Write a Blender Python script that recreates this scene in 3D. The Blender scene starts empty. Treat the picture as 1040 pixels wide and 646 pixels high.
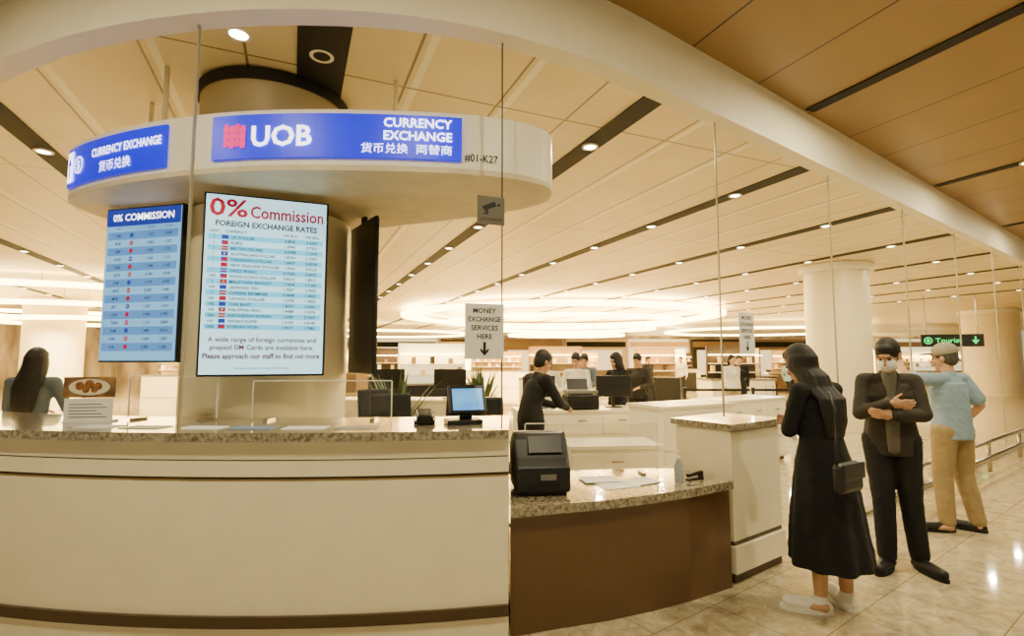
import bpy, bmesh, math, random
from mathutils import Vector, Matrix, noise
random.seed(4)
COL=bpy.context.scene.collection
V=Vector
def lin(c):
    c=c/255.0
    return c/12.92 if c<=.04045 else ((c+.055)/1.055)**2.4
def rgb(c): return (lin(c[0]),lin(c[1]),lin(c[2]),1)
# ---------------------------------------------------------------- materials
MATS={}
def pmat(name,col,rough=.5,metal=0,emit=0,var=.06,scale=6,bump=0,col2=None,detail=3,stretch=None,coat=0):
    if name in MATS: return MATS[name]
    m=bpy.data.materials.new(name); m.use_nodes=True; nt=m.node_tree; b=nt.nodes['Principled BSDF']
    tc=nt.nodes.new('ShaderNodeTexCoord'); n=nt.nodes.new('ShaderNodeTexNoise'); n.inputs['Scale'].default_value=scale
    n.inputs['Detail'].default_value=detail
    if stretch:
        mp=nt.nodes.new('ShaderNodeMapping'); mp.inputs['Scale'].default_value=stretch
        nt.links.new(tc.outputs['Object'],mp.inputs[0]); nt.links.new(mp.outputs[0],n.inputs['Vector'])
    else: nt.links.new(tc.outputs['Object'],n.inputs['Vector'])
    r=nt.nodes.new('ShaderNodeValToRGB')
    a=rgb(col); c2=rgb(col2) if col2 else tuple(min(1,x*(1+var)) for x in a[:3])+(1,)
    c1=a if col2 else tuple(x*(1-var) for x in a[:3])+(1,)
    r.color_ramp.elements[0].position=.35; r.color_ramp.elements[1].position=.65
    r.color_ramp.elements[0].color=c1; r.color_ramp.elements[1].color=c2
    nt.links.new(n.outputs['Fac'],r.inputs[0]); nt.links.new(r.outputs[0],b.inputs['Base Color'])
    b.inputs['Roughness'].default_value=rough; b.inputs['Metallic'].default_value=metal
    b.inputs['Coat Weight'].default_value=coat
    if emit:
        nt.links.new(r.outputs[0],b.inputs['Emission Color']); b.inputs['Emission Strength'].default_value=emit
    if bump:
        bp=nt.nodes.new('ShaderNodeBump'); bp.inputs['Strength'].default_value=bump
        nt.links.new(n.outputs['Fac'],bp.inputs['Height']); nt.links.new(bp.outputs[0],b.inputs['Normal'])
    m.diffuse_color=a
    MATS[name]=m; return m
def glassmat(name,tint=(1,1,1),k=.5,ior=1.45):
    m=bpy.data.materials.new(name); m.use_nodes=True; nt=m.node_tree; nt.nodes.clear()
    o=nt.nodes.new('ShaderNodeOutputMaterial'); mx=nt.nodes.new('ShaderNodeMixShader')
    t=nt.nodes.new('ShaderNodeBsdfTransparent'); g=nt.nodes.new('ShaderNodeBsdfGlossy')
    g.inputs['Roughness'].default_value=.01
    t.inputs[0].default_value=(*tint,1)
    f=nt.nodes.new('ShaderNodeFresnel'); f.inputs[0].default_value=ior
    mu=nt.nodes.new('ShaderNodeMath'); mu.operation='MULTIPLY'; mu.inputs[1].default_value=k
    nt.links.new(f.outputs[0],mu.inputs[0]); nt.links.new(mu.outputs[0],mx.inputs[0])
    nt.links.new(t.outputs[0],mx.inputs[1]); nt.links.new(g.outputs[0],mx.inputs[2]); nt.links.new(mx.outputs[0],o.inputs[0])
    return m
def mathn(nt,op,a,b=None):
    n=nt.nodes.new('ShaderNodeMath'); n.operation=op
    for i,x in enumerate((a,b)):
        if x is None: continue
        if isinstance(x,(int,float)): n.inputs[i].default_value=x
        else: nt.links.new(x,n.inputs[i])
    return n.outputs[0]
def linemask(nt,vec,dx,dy,period,off,w):
    d=nt.nodes.new('ShaderNodeVectorMath'); d.operation='DOT_PRODUCT'
    nt.links.new(vec,d.inputs[0]); d.inputs[1].default_value=(dx,dy,0)
    q=mathn(nt,'SUBTRACT',d.outputs['Value'],off)
    q=mathn(nt,'DIVIDE',q,period); q=mathn(nt,'FRACT',q)
    return mathn(nt,'LESS_THAN',q,w/period)
def panelmat(name,base,base2,lines,rough=.5,noise=1.5,metal=0):
    m=pmat(name,base,rough,metal,0,col2=base2,scale=noise)
    nt=m.node_tree; b=nt.nodes['Principled BSDF']; tc=[n for n in nt.nodes if n.type=='TEX_COORD'][0]
    cur=b.inputs['Base Color'].links[0].from_socket
    for (dx,dy,per,off,w,col) in lines:
        mk=linemask(nt,tc.outputs['Object'],dx,dy,per,off,w)
        mx=nt.nodes.new('ShaderNodeMix'); mx.data_type='RGBA'
        nt.links.new(mk,mx.inputs[0]); nt.links.new(cur,mx.inputs[6]); mx.inputs[7].default_value=rgb(col)
        cur=mx.outputs[2]
    nt.links.new(cur,b.inputs['Base Color'])
    return m
DX,DY=.92,.39
UX,UY=-.39,.92
P=2.62
M_white=pmat('cream_laminate',(250,240,208),.3,var=.02,coat=.3)
M_white2=pmat('white_paint',(250,242,216),.5,var=.02)
M_fascia=pmat('white_fascia',(252,247,230),.4,var=.015)
M_col=pmat('column_cladding',(240,226,186),.4,var=.03,scale=1)
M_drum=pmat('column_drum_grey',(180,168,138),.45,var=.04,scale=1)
M_brown=pmat('brown_laminate',(100,72,44),.35,var=.06,scale=3,coat=.3)
M_dkbrown=pmat('dark_bronze_strip',(78,60,38),.35,var=.05)
M_gold=pmat('brass_strip',(186,156,104),.3,metal=.7)
M_black=pmat('black_plastic',(14,14,16),.35)
M_blackm=pmat('black_matte',(10,9,9),.7)
M_grey=pmat('grey_plastic',(120,118,114),.4)
M_steel=pmat('brushed_steel',(180,170,148),.25,metal=1)
M_gran=pmat('granite_top',(104,96,80),.12,scale=45,col2=(180,168,142),detail=10,coat=.4)
M_paper=pmat('paper_white',(246,244,238),.6,var=.01)
M_ink=pmat('dark_ink',(24,24,26),.6)
M_whiteink=pmat('lit_white_lettering',(255,255,255),.5,emit=3.0,var=.0)
M_red=pmat('lit_pink_emblem',(250,10,130),.5,emit=.9,var=0)
M_blue=pmat('lit_blue_sign',(0,16,228),.35,emit=.95,var=.05,scale=2)
M_scr1=pmat('lit_screen_pale',(190,234,250),.3,emit=1.4,col2=(170,224,248),scale=1.2)
M_scr2=pmat('lit_screen_blue',(110,176,232),.3,emit=.95,col2=(136,198,240),scale=1.2)
M_hdr=pmat('screen_header_navy',(34,58,170),.4,emit=.9,var=0)
M_rowc=pmat('screen_row_cyan',(96,200,242),.4,emit=1.25,var=0)
M_rowb=pmat('screen_row_blue',(84,144,214),.4,emit=.8,var=0)
M_scrink=pmat('screen_ink_navy',(12,24,66),.6,var=0)
M_scrred=pmat('screen_ink_red',(206,16,70),.6,emit=.3,var=0)
M_maroon=pmat('screen_ink_maroon',(130,0,40),.6,var=0)
M_glow=pmat('warm_glow',(255,222,140),.5,emit=18,var=0)
M_lamp=pmat('lamp_glow',(255,240,208),.5,emit=20,var=0)
M_green=pmat('lit_green_lettering',(40,220,110),.5,emit=1.6,var=0)
M_acr=glassmat('acrylic_sheet',(.96,.965,.95),.8)
M_seam=pmat('glass_edge_seal',(160,150,122),.3)
M_seamd=pmat('dark_glass_edge',(60,54,42),.3)
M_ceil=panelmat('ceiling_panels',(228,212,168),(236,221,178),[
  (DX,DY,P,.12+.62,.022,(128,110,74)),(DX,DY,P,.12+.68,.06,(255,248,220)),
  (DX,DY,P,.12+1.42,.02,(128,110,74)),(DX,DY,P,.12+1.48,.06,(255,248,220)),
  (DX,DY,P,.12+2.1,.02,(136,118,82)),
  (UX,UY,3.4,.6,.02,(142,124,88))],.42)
M_wood=panelmat('wood_ceiling_panels',(148,118,72),(160,128,80),[
  (DX,DY,.885,.03,.018,(54,38,18))],.35,noise=.8)
WX,WY=.811,.584
M_floor=panelmat('marble_floor',(148,134,104),(208,194,160),[
  (WX,WY,.6,.1,.006,(120,104,76)),(-WY,WX,.6,.25,.006,(120,104,76))],.05,noise=9)
for n in M_floor.node_tree.nodes:
    if n.type=='TEX_NOISE': n.inputs['Detail'].default_value=14; n.inputs['Distortion'].default_value=.8; n.inputs['Roughness'].default_value=.75
M_inlay=pmat('dark_floor_inlay',(64,50,34),.15)
M_skin=pmat('skin',(200,152,112),.55,var=.05,scale=12)
M_hair=pmat('black_hair',(12,9,7),.65,scale=60,col2=(30,22,16),stretch=(1,1,.06),bump=.5)
M_hairg=pmat('dark_grey_hair',(54,49,43),.6,scale=40,col2=(84,76,66),bump=.3)
M_cap=pmat('pale_grey_cap',(160,150,128),.8)
M_dress=pmat('black_dress_cloth',(12,11,12),.9,scale=20,bump=.1)
M_jacket=pmat('charcoal_jacket',(50,44,35),.85,scale=20,bump=.15)
M_pants=pmat('black_trousers',(15,13,14),.85,scale=20,bump=.1)
M_khaki=pmat('khaki_trousers',(164,142,100),.85,scale=20,bump=.1)
M_polo=pmat('pale_blue_shirt',(140,164,182),.85,scale=20,bump=.1)
M_greysh=pmat('grey_shirt',(96,90,78),.8,scale=20)
M_maskm=pmat('white_face_mask',(244,244,240),.7)
M_sneak=pmat('white_sneaker',(240,236,224),.6)
M_shoe=pmat('black_shoe',(14,13,13),.5)
M_eye=pmat('dark_eye',(20,14,10),.2)
M_lip=pmat('lips',(170,96,84),.5)
M_bag=pmat('dark_bag_leather',(34,31,30),.45,bump=.1)
# ---------------------------------------------------------------- mesh helpers
def mkmesh(name,vs,fs,mat,smooth=False):
    me=bpy.data.meshes.new(name); me.from_pydata([tuple(v) for v in vs],[],fs); me.update()
    if mat: me.materials.append(mat)
    if smooth:
        for p in me.polygons: p.use_smooth=True
    o=bpy.data.objects.new(name,me); COL.objects.link(o); return o
def fixn(o):
    bm=bmesh.new(); bm.from_mesh(o.data); bmesh.ops.recalc_face_normals(bm,faces=bm.faces); bm.to_mesh(o.data); bm.free(); return o
def boxgeo(size,c,bev=0,R=None):
    bm=bmesh.new(); bmesh.ops.create_cube(bm,size=1)
    for v in bm.verts: v.co=V((v.co.x*size[0],v.co.y*size[1],v.co.z*size[2]))
    if bev: bmesh.ops.bevel(bm,geom=list(bm.edges),offset=bev,segments=2,affect='EDGES',profile=.5)
    for v in bm.verts:
        if R: v.co=R@v.co
        v.co+=V(c)
    bm.verts.index_update()
    vs=[v.co.copy() for v in bm.verts]; fs=[[v.index for v in f.verts] for f in bm.faces]; bm.free(); return vs,fs
def join(gs):
    vs=[];fs=[]
    for a,b in gs:
        n=len(vs); vs+=list(a); fs+=[[i+n for i in f] for f in b]
    return vs,fs
def lathe(profile,c=(0,0,0),n=32,close=True):
    vs=[];fs=[]
    for r,z in profile:
        for i in range(n):
            a=2*math.pi*i/n; vs.append(V((c[0]+r*math.cos(a),c[1]+r*math.sin(a),c[2]+z)))
    for k in range(len(profile)-1):
        for i in range(n):
            j=(i+1)%n; fs.append([k*n+i,k*n+j,(k+1)*n+j,(k+1)*n+i])
    if close:
        fs.append(list(range(n))[::-1]); fs.append([(len(profile)-1)*n+i for i in range(n)])
    return vs,fs
def tube(pts,r,n=8):
    vs=[];fs=[];pts=[V(p) for p in pts]
    for k,p in enumerate(pts):
        d=(pts[min(k+1,len(pts)-1)]-pts[max(k-1,0)]).normalized()
        u=d.orthogonal().normalized() if abs(d.z)>.95 else d.cross(V((0,0,1))).normalized()
        w=d.cross(u)
        for i in range(n):
            a=2*math.pi*i/n; vs.append(p+u*r*math.cos(a)+w*r*math.sin(a))
    for k in range(len(pts)-1):
        for i in range(n):
            j=(i+1)%n; fs.append([k*n+i,k*n+j,(k+1)*n+j,(k+1)*n+i])
    fs.append(list(range(n))[::-1]); fs.append([(len(pts)-1)*n+i for i in range(n)])
    return vs,fs
def slab(front,back,z0,z1):
    n=len(front); vs=[]
    for z in (z0,z1):
        for p in front: vs.append(V((p[0],p[1],z)))
        for p in back: vs.append(V((p[0],p[1],z)))
    B=2*n; fs=[]
    for i in range(n-1):
        fs.append([i,n+i,n+i+1,i+1]); fs.append([B+i,B+i+1,B+n+i+1,B+n+i])
        fs.append([i,i+1,B+i+1,B+i]); fs.append([n+i+1,n+i,B+n+i,B+n+i+1])
    fs.append([0,B,B+n,n]); fs.append([n-1,2*n-1,B+2*n-1,B+n-1])
    return vs,fs
def prism(poly,z0,z1):
    n=len(poly); vs=[V((p[0],p[1],z0)) for p in poly]+[V((p[0],p[1],z1)) for p in poly]
    fs=[list(range(n))[::-1],[n+i for i in range(n)]]
    for i in range(n):
        j=(i+1)%n; fs.append([i,j,n+j,n+i])
    return vs,fs
def struct(name,g,mat,smooth=False):
    o=mkmesh(name,g[0],g[1],mat,smooth); fixn(o); o['kind']='structure'; return o
def tag(o,label,cat,group=None):
    o['label']=label; o['category']=cat
    if group: o['group']=group
    return o
def solo(name,g,mat,label,cat,group=None,loc=(0,0,0),rot=0,smooth=False):
    o=mkmesh(name,g[0],g[1],mat,smooth); fixn(o); o.location=loc; o.rotation_euler=(0,0,rot); return tag(o,label,cat,group)
class Thing:
    def __init__(s,name,label,cat,loc=(0,0,0),rot=0,group=None):
        e=bpy.data.objects.new(name,None); e.empty_display_size=.1; COL.objects.link(e)
        e.location=loc; e.rotation_euler=(0,0,rot); tag(e,label,cat,group); s.e=e
    def geo(s,name,g,mat,smooth=False,parent=None,label=None,fix=True):
        o=mkmesh(name,g[0],g[1],mat,smooth)
        if fix: fixn(o)
        o.parent=parent or s.e
        if label: o['label']=label
        return o
    def box(s,name,size,c,mat,bev=0,R=None,parent=None,label=None):
        return s.geo(name,boxgeo(size,c,bev,R),mat,parent=parent,label=label)
    def lathe(s,name,prof,c,mat,n=24,parent=None,label=None):
        o=s.geo(name,lathe(prof,c,n),mat,True,parent,label)
        m=o.modifiers.new('e','EDGE_SPLIT'); m.split_angle=.6
        return o
def kids(o): return [c for c in bpy.data.objects if c.parent==o]
def copy_thing(e,loc,rot=None):
    def rec(o,par):
        n=o.copy(); COL.objects.link(n)
        if par: n.parent=par
        for c in kids(o): rec(c,n)
        return n
    ch=kids(e); n=e.copy(); COL.objects.link(n); n.location=loc
    if rot is not None: n.rotation_euler=(0,0,rot)
    for c in ch: rec(c,n)
    return n
# ---------------------------------------------------------------- lettering
_tc={}
def text_geo(s,size,bold=0):
    k=(s,bold)
    if k not in _tc:
        c=bpy.data.curves.new('t','FONT'); c.body=s; c.size=1; c.offset=bold; c.resolution_u=2
        o=bpy.data.objects.new('t',c); COL.objects.link(o)
        dg=bpy.context.evaluated_depsgraph_get(); me=bpy.data.meshes.new_from_object(o.evaluated_get(dg))
        vs=[(v.co.x,v.co.y) for v in me.vertices]; fs=[list(p.vertices) for p in me.polygons]
        bpy.data.objects.remove(o); bpy.data.curves.remove(c); bpy.data.meshes.remove(me)
        _tc[k]=(vs,fs)
    vs,fs=_tc[k]
    return [(x*size,y*size) for x,y in vs],fs
class Ink:
    def __init__(s): s.v=[];s.f=[]
    def text(s,t,size,x,y,align='l',bold=0,width=None,maxw=None):
        vs,fs=text_geo(t,size,bold)
        if not vs: return s
        x0=min(v[0] for v in vs);x1=max(v[0] for v in vs)
        if maxw and x1-x0>maxw: width=maxw
        sc=1 if width is None else width/(x1-x0)
        w=(x1-x0)*sc; ox={'l':x,'c':x-w/2,'r':x-w}[align]
        n=len(s.v); s.v+=[((a-x0)*sc+ox,b+y) for a,b in vs]; s.f+=[[i+n for i in f] for f in fs]; return s
    def rect(s,x0,y0,x1,y1): return s.poly([(x0,y0),(x1,y0),(x1,y1),(x0,y1)])
    def poly(s,pts):
        n=len(s.v); s.v+=list(pts); s.f.append([n+i for i in range(len(pts))]); return s
    def disc(s,x,y,r,n=20): return s.poly([(x+r*math.cos(2*math.pi*i/n),y+r*math.sin(2*math.pi*i/n)) for i in range(n)])
    def ring(s,x,y,r,r2,n=24):
        b=len(s.v)
        for i in range(n):
            a=2*math.pi*i/n; s.v+=[(x+r*math.cos(a),y+r*math.sin(a)),(x+r2*math.cos(a),y+r2*math.sin(a))]
        for i in range(n):
            j=(i+1)%n; s.f.append([b+2*i,b+2*j,b+2*j+1,b+2*i+1])
        return s
    def put(s,thing,name,fn,mat,parent=None,label=None):
        return thing.geo(name,([fn(x,y) for x,y in s.v],s.f),mat,parent=parent,fix=False,label=label)
def flat(d): return lambda x,y: V((x,-d,y))
# ---------------------------------------------------------------- wall path
KP=[(-30,25),(-12,10),(-8,6.6),(-5,4.2),(-4,3.5),(-3.1,3.05),(-2.2,2.76),(-1.2,2.64),(-.3,2.76),(.44,3.08),(1.6,3.85),(3.2,5.0),(9.6,9.6),(16,14.2),(40,31.5)]
def pathY(x):
    n=len(KP)
    i=0
    while i<n-2 and x>KP[i+1][0]: i+=1
    def sec(k): return (KP[k+1][1]-KP[k][1])/(KP[k+1][0]-KP[k][0])
    def sl(k):
        if k==0: return sec(0)
        if k==n-1: return sec(n-2)
        h0=KP[k][0]-KP[k-1][0];h1=KP[k+1][0]-KP[k][0]
        return (sec(k-1)*h1+sec(k)*h0)/(h0+h1)
    h=KP[i+1][0]-KP[i][0]; t=(x-KP[i][0])/h; m0=sl(i)*h;m1=sl(i+1)*h
    return (2*t**3-3*t*t+1)*KP[i][1]+(t**3-2*t*t+t)*m0+(-2*t**3+3*t*t)*KP[i+1][1]+(t**3-t*t)*m1
XS=[-30,-20,-12,-10,-8]+[-7.8+.2*i for i in range(60)]+[4.4,5,6,8,9.6,12,16,24,40]
def pnt(x): return V((x,pathY(x)))
def offp(x,d):
    t=(pnt(x+.01)-pnt(x-.01)).normalized(); nn=V((-t.y,t.x)); return pnt(x)+nn*d
OUT=[offp(x,0) for x in XS]; INN=[offp(x,.14) for x in XS]
def glassp(x): return offp(x,.1)
HB=3.5; HO=3.95; HI=3.8
struct('floor',boxgeo((80,68,.1),(5,26,-.05)),M_floor)
struct('trim_1',slab(OUT,INN,HB,HO+.02),M_white2)
struct('ceiling',slab(INN,[V((p.x,62)) for p in INN],HI,HI+.1),M_ceil)
struct('ceiling.001',slab([V((p.x,-8)) for p in OUT],OUT,HO,HO+.1),M_wood)
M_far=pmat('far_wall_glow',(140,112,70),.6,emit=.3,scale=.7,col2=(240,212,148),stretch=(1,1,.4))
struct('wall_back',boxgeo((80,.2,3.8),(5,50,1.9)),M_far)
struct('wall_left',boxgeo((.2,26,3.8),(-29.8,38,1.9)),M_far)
def alongbox(q,p0,p1,w,z0,z1):
    c=V((DX*q+UX*(p0+p1)/2, DY*q+UY*(p0+p1)/2)); R=Matrix.Rotation(math.atan2(UY,UX),3,'Z')
    return boxgeo((p1-p0,w,z1-z0),(c.x,c.y,(z0+z1)/2),0,R)
tn=2
down=Thing('downlight','round recessed downlight glowing warm white in a black ceiling slot','downlight',(0,0,-50),group='ceiling downlights')
down.lathe('trim_ring',[(.085,0),(.085,-.012),(.06,-.012),(.06,0)],(0,0,0),M_fascia,20)
down.lathe('lamp',[(.058,-.001),(.058,-.008)],(0,0,0),M_lamp,20)
spots=[]
def wally(q,p):
    x=DX*q+UX*p; y=DY*q+UY*p
    return y-(pathY(x) if -30<x<40 else 99)
for k in range(-5,9):
    q=.12+P*k
    p=-14.
    while p<45 and wally(q,p)<.24: p+=.05
    if p>=44: continue
    end=p+34
    struct('trim_%d'%tn,alongbox(q,p+.1,end,.34 if k==0 else .22,HI-.012,HI-.002),M_blackm); tn+=1
    s=p+1.3 if k!=0 else p+5
    i=0
    while s<p+20:
        x=DX*q+UX*s;y=DY*q+UY*s
        loc=(x,y,HI-.014)
        if abs(x)<y*1.1:
            copy_thing(down.e,loc)
            if s<p+12 and i%2==0: spots.append((x,y,HI-.06))
        s+=1.75; i+=1
for q in (4.42,7.96,11.5):
    p=-14.
    while wally(q,p)<-.1: p+=.05
    struct('trim_%d'%tn,alongbox(q,-6,p,.12,HO-.012,HO-.002),M_blackm); tn+=1
    s=p-.95
    while s>p-3:
        if q!=4.42: copy_thing(down.e,(DX*q+UX*s,DY*q+UY*s,HO-.014))
        spots.append((DX*q+UX*s,DY*q+UY*s,HO-.06)); s-=1.75
spots+=[(-2.2,1.2,HO-.06),(-.6,1.0,HO-.06),(.9,1.4,HO-.06),(-3.6,1.6,HO-.06)]  # unseen lamps added overhead, since the outer ceiling blocks the world light
for x,y,z in spots[-4:]: copy_thing(down.e,(x,y,HO-.001))  # downlight bodies for the added lamps, outside any slot
down.e.location=(-1.85,3.3,HI-.001)
copy_thing(down.e,(-1.38,3.55,HI-.001))
SE=[-3.85,-1.80,-.02,1.69,3.33,5.03,6.75,8.5,10.2,11.9,13.6,15.4,19,24]
for i,x in enumerate(SE):
    p=glassp(x); z0=1.205 if x<.1 else (1.16 if x<2 else 0)
    dk=abs(x+.02)<.01
    struct('trim_%d'%tn,boxgeo((.008 if not dk else .009,.02,HB-z0),(p.x,p.y,(HB+z0)/2)),M_seamd if dk else M_seam); tn+=1
gx=(2.45,3.2,5,8,12,20)
struct('trim_%d'%tn,slab([offp(x,.07) for x in gx],[offp(x,.13) for x in gx],0,.035),M_steel); tn+=1
# columns
CX,CY=-2.02,4.25
col=Thing('column','thick round cream-clad column rising through the sign canopy','column',(CX,CY,0))
col.lathe('shaft',[(.62,0),(.62,2.74)],(0,0,0),M_col,64)
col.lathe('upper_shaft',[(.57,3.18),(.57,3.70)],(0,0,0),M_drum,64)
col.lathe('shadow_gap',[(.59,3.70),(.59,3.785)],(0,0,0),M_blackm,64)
def bigcol(x,y,r,label):
    c=Thing('column',label,'column',(x,y,0))
    c.lathe('shaft',[(r,0),(r,3.62)],(0,0,0),M_col,48)
    c.lathe('capital_ring',[(r+.1,3.62),(r+.1,3.785)],(0,0,0),M_fascia,48)
bigcol(7.65,12.0,.66,'round cream column standing behind the glass wall in the hall')
bigcol(21.5,23.0,1.0,'distant round cream column in the bright hall')
bigcol(-17,19.0,.9,'distant round cream column beyond the ring lights')
# canopy
CP=[(-3.38,4.0),(-3.24,3.66),(-2.6,3.33),(-1.86,3.13),(-1.16,3.08),(-.35,3.14),(.1,3.28),(.28,3.5),(.18,3.82),(-.3,4.12),(-1.2,4.5),(-2.1,4.9),(-2.9,4.75),(-3.3,4.4)]
def catmull(pts,n=8,closed=True):
    out=[];N=len(pts)
    for i in range(N):
        p0,p1,p2,p3=[V(pts[(i+k)%N]) for k in (-1,0,1,2)]
        for j in range(n):
            t=j/n; out.append(.5*((2*p1)+(p2-p0)*t+(2*p0-5*p1+4*p2-p3)*t*t+(3*p1-p0-3*p2+p3)*t**3))
    return out
CC=catmull(CP,8)
S=[0]
for i in range(1,len(CC)): S.append(S[-1]+(CC[i]-CC[i-1]).length)
def cpos(s,d=0):
    i=0
    while i<len(S)-2 and s>S[i+1]: i+=1
    t=(s-S[i])/(S[i+1]-S[i]); p=CC[i].lerp(CC[i+1],t); d_=(CC[i+1]-CC[i]).normalized(); return p+V((d_.y,-d_.x))*d
def sAt(x):
    for i in range(len(CC)-1):
        if CC[i].x<=x<=CC[i+1].x and CC[i].y<3.9: return S[i]+(x-CC[i].x)/(CC[i+1].x-CC[i].x)*(S[i+1]-S[i])
can=Thing('sign_canopy','curved white canopy ring wrapped around the column carrying lit signs','canopy',(0,0,0))
can.geo('fascia',prism(CC,2.80,3.155),M_fascia,False)
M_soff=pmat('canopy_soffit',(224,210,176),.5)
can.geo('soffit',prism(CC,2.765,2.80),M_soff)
for x,y in ((-.92,3.9),(-3.1,4.25),(-2.6,3.7)): can.geo('hanging_rod',tube([(x,y,3.156),(x,y,HI-.001)],.018,10),M_fascia,True)
def canmap(s0,d): return lambda x,y: (lambda p: V((p.x,p.y,y)))(cpos(s0+x,d))
def curvepanel(s0,s1,z0,z1,d,mat,name,parent=None):
    n=24; f=[cpos(s0+(s1-s0)*i/n,d) for i in range(n+1)]; b=[cpos(s0+(s1-s0)*i/n,.003) for i in range(n+1)]
    return can.geo(name,slab(f,b,z0,z1),mat,parent=parent)
s0=sAt(-1.88); s1=sAt(-.32); L=s1-s0
pb=curvepanel(s0,s1,2.84,3.12,.02,M_blue,'sign_panel')
fn=canmap(s0,.026)
ik=Ink()
ik.text('UOB',.18,.27,2.915,'l',.025,width=.38)
ik.text('CURRENCY',.08,L-.06,3.04,'r',.022,width=.42)
ik.text('EXCHANGE',.08,L-.06,2.957,'r',.022,width=.42)
ik.text('货币兑换',.068,L-.33,2.875,'r',0,width=.285)
ik.text('両替商',.068,L-.06,2.875,'r',0,width=.22)
ik.put(can,'lettering',fn,M_whiteink,pb)
em=Ink()
for i in range(3): em.rect(.085,2.926+.042*i,.232,2.954+.042*i)
for i,x in enumerate((.087,.124,.161,.198)): em.rect(x,2.905 if i%2 else 2.915,x+.031,3.06 if i%2==0 else 3.05)
em.put(can,'emblem',fn,M_red,pb)
nk=Ink().text('#01-K27',.07,0,0,'l',.012,width=.215); nk.put(can,'lettering',(lambda f:(lambda x,y:f(x,y+2.85)))(canmap(s1+.02,.004)),M_ink,label='dark lettering of the unit number')
s2=sAt(-3.22); s3=sAt(-2.22)
pb2=curvepanel(s2,s3,2.83,3.11,.02,M_blue,'sign_panel')
fn2=canmap(s2,.026); L2=s3-s2
ik=Ink(); ik.text('CURRENCY EXCHANGE',.08,L2-.03,2.985,'r',.016,width=.68); ik.text('货币兑换',.082,.48,2.872,'l',0)
ik.rect(.03,2.86,.13,3.08); ik.ring(.21,2.965,.062,.05); ik.text('$',.09,.21,2.935,'c',.01)
ik.put(can,'lettering',fn2,M_whiteink,pb2)
ar=Ink(); ar.poly([(.07,2.9),(.09,2.9),(.09,2.98),(.11,2.98),(.08,3.04),(.05,2.98),(.07,2.98)]); ar.put(can,'arrow_mark',canmap(s2,.029),M_blue,pb2)
# screens
def screen(x0,y0,x1,y1,z0,z1,label,face,depth=.06,br=True):
    rot=math.atan2(y1-y0,x1-x0); w=math.hypot(x1-x0,y1-y0); h=z1-z0
    t=Thing('display_screen',label,'screen',((x0+x1)/2,(y0+y1)/2,z0),rot)
    t.box('casing',(w+.03,depth,h+.03),(0,depth/2,h/2),M_black,.008)
    if br: t.box('bracket',(.08,.05,.2),(0,depth+.025,h*.55),M_blackm)
    if face: t.box('display_panel',(w,.006,h),(0,-.004,h/2),face)
    return t,w,h
t,w,h=screen(-2.03,3.33,-1.33,3.60,1.5,2.70,'tall white-blue lit display listing foreign exchange rates',M_scr1)
f=flat(.0085); f2=flat(.0095)
r=Ink(); r.text('0%',.165,-w/2+.02,h-.14,'l',.02,width=.23); r.put(t,'lettering',f2,M_scrred)
r=Ink(); r.text('Commission',.115,w/2-.02,h-.14,'r',.02,width=w*.62); r.put(t,'lettering',f2,M_scrred)
rows=['US DOLLAR','EURO','BRITISH POUND','AUSTRALIAN DOLLAR','CANADIAN DOLLAR','NEW ZEALAND DOLLAR','SWISS FRANC','HONG KONG DOLLAR','MALAYSIAN RINGGIT','JAPANESE YEN','CHINESE RENMINBI','TAIWAN DOLLAR','THAI BAHT','PHILIPPINE PESO','INDONESIAN RUPIAH','INDIAN RUPEE','KOREAN WON']
un=['1','1','1','1','1','1','1','100','1','100','1','100','100','100','1000','100','1000']
bnd=Ink(); tx=Ink(); fl=Ink(); fb=Ink(); fw=Ink()
tx.text('FOREIGN EXCHANGE RATES',.052,0,h-.21,'c',.03,width=w*.84)
top=h-.255
tx.text('UNIT',.025,-w/2+.03,top,'l',.02); tx.text('CURRENCY',.025,-w/2+.12,top,'l',.02); tx.text('WE BUY',.025,w/2-.23,top,'c',.02); tx.text('WE SELL',.025,w/2-.09,top,'c',.02)
for i,n in enumerate(rows):
    y=top-.04-.0375*i
    if i%2==0: bnd.rect(-w/2+.02,y-.009,w/2-.02,y+.0275)
    tx.text(un[i],.026,-w/2+.055,y,'c',.02)
    (fl if i%3 else fb).rect(-w/2+.10,y-.004,-w/2+.14,y+.024)
    if i%3==1: fb.rect(-w/2+.10,y+.012,-w/2+.118,y+.024)
    if i%4==2: fw.rect(-w/2+.10,y+.006,-w/2+.14,y+.014)
    if i%5==3: fw.disc(-w/2+.12,y+.01,.007,10)
    tx.text(n,.027,-w/2+.155,y,'l',.022)
    tx.text('%.4f'%(random.uniform(.5,2)),.027,w/2-.23,y,'c',.022); tx.text('%.4f'%(random.uniform(.5,2)),.027,w/2-.09,y,'c',.022)
tx.put(t,'lettering',f2,M_scrink)
rd=Ink()
rd.text('A wide range of foreign currencies and',.046,0,.215,'c',.022,width=w*.88)
rd.text('prepaid SIM Cards are available here.',.046,0,.163,'c',.022,width=w*.84)
rd.text('Please approach our staff to find out more',.048,0,.105,'c',.03,width=w*.95)
rd.put(t,'lettering',f2,M_maroon)
rd=Ink().text('All rates are subject to change without notice',.018,0,.035,'c',.01); rd.put(t,'lettering',f2,M_scrink)
bnd.put(t,'table_band',f,M_rowc); fl.put(t,'flag_mark',f2,M_scrred); fb.put(t,'flag_mark',flat(.0098),M_hdr); fw.put(t,'flag_mark',flat(.0102),M_paper)
t,w,h=screen(-3.10,3.86,-2.43,3.70,1.59,2.735,'tall blue lit display with rate table headed commission free',M_scr2,br=False)
hd=Ink().rect(-w/2,h-.13,w/2,h); hd.put(t,'header_band',f,M_hdr)
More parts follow.
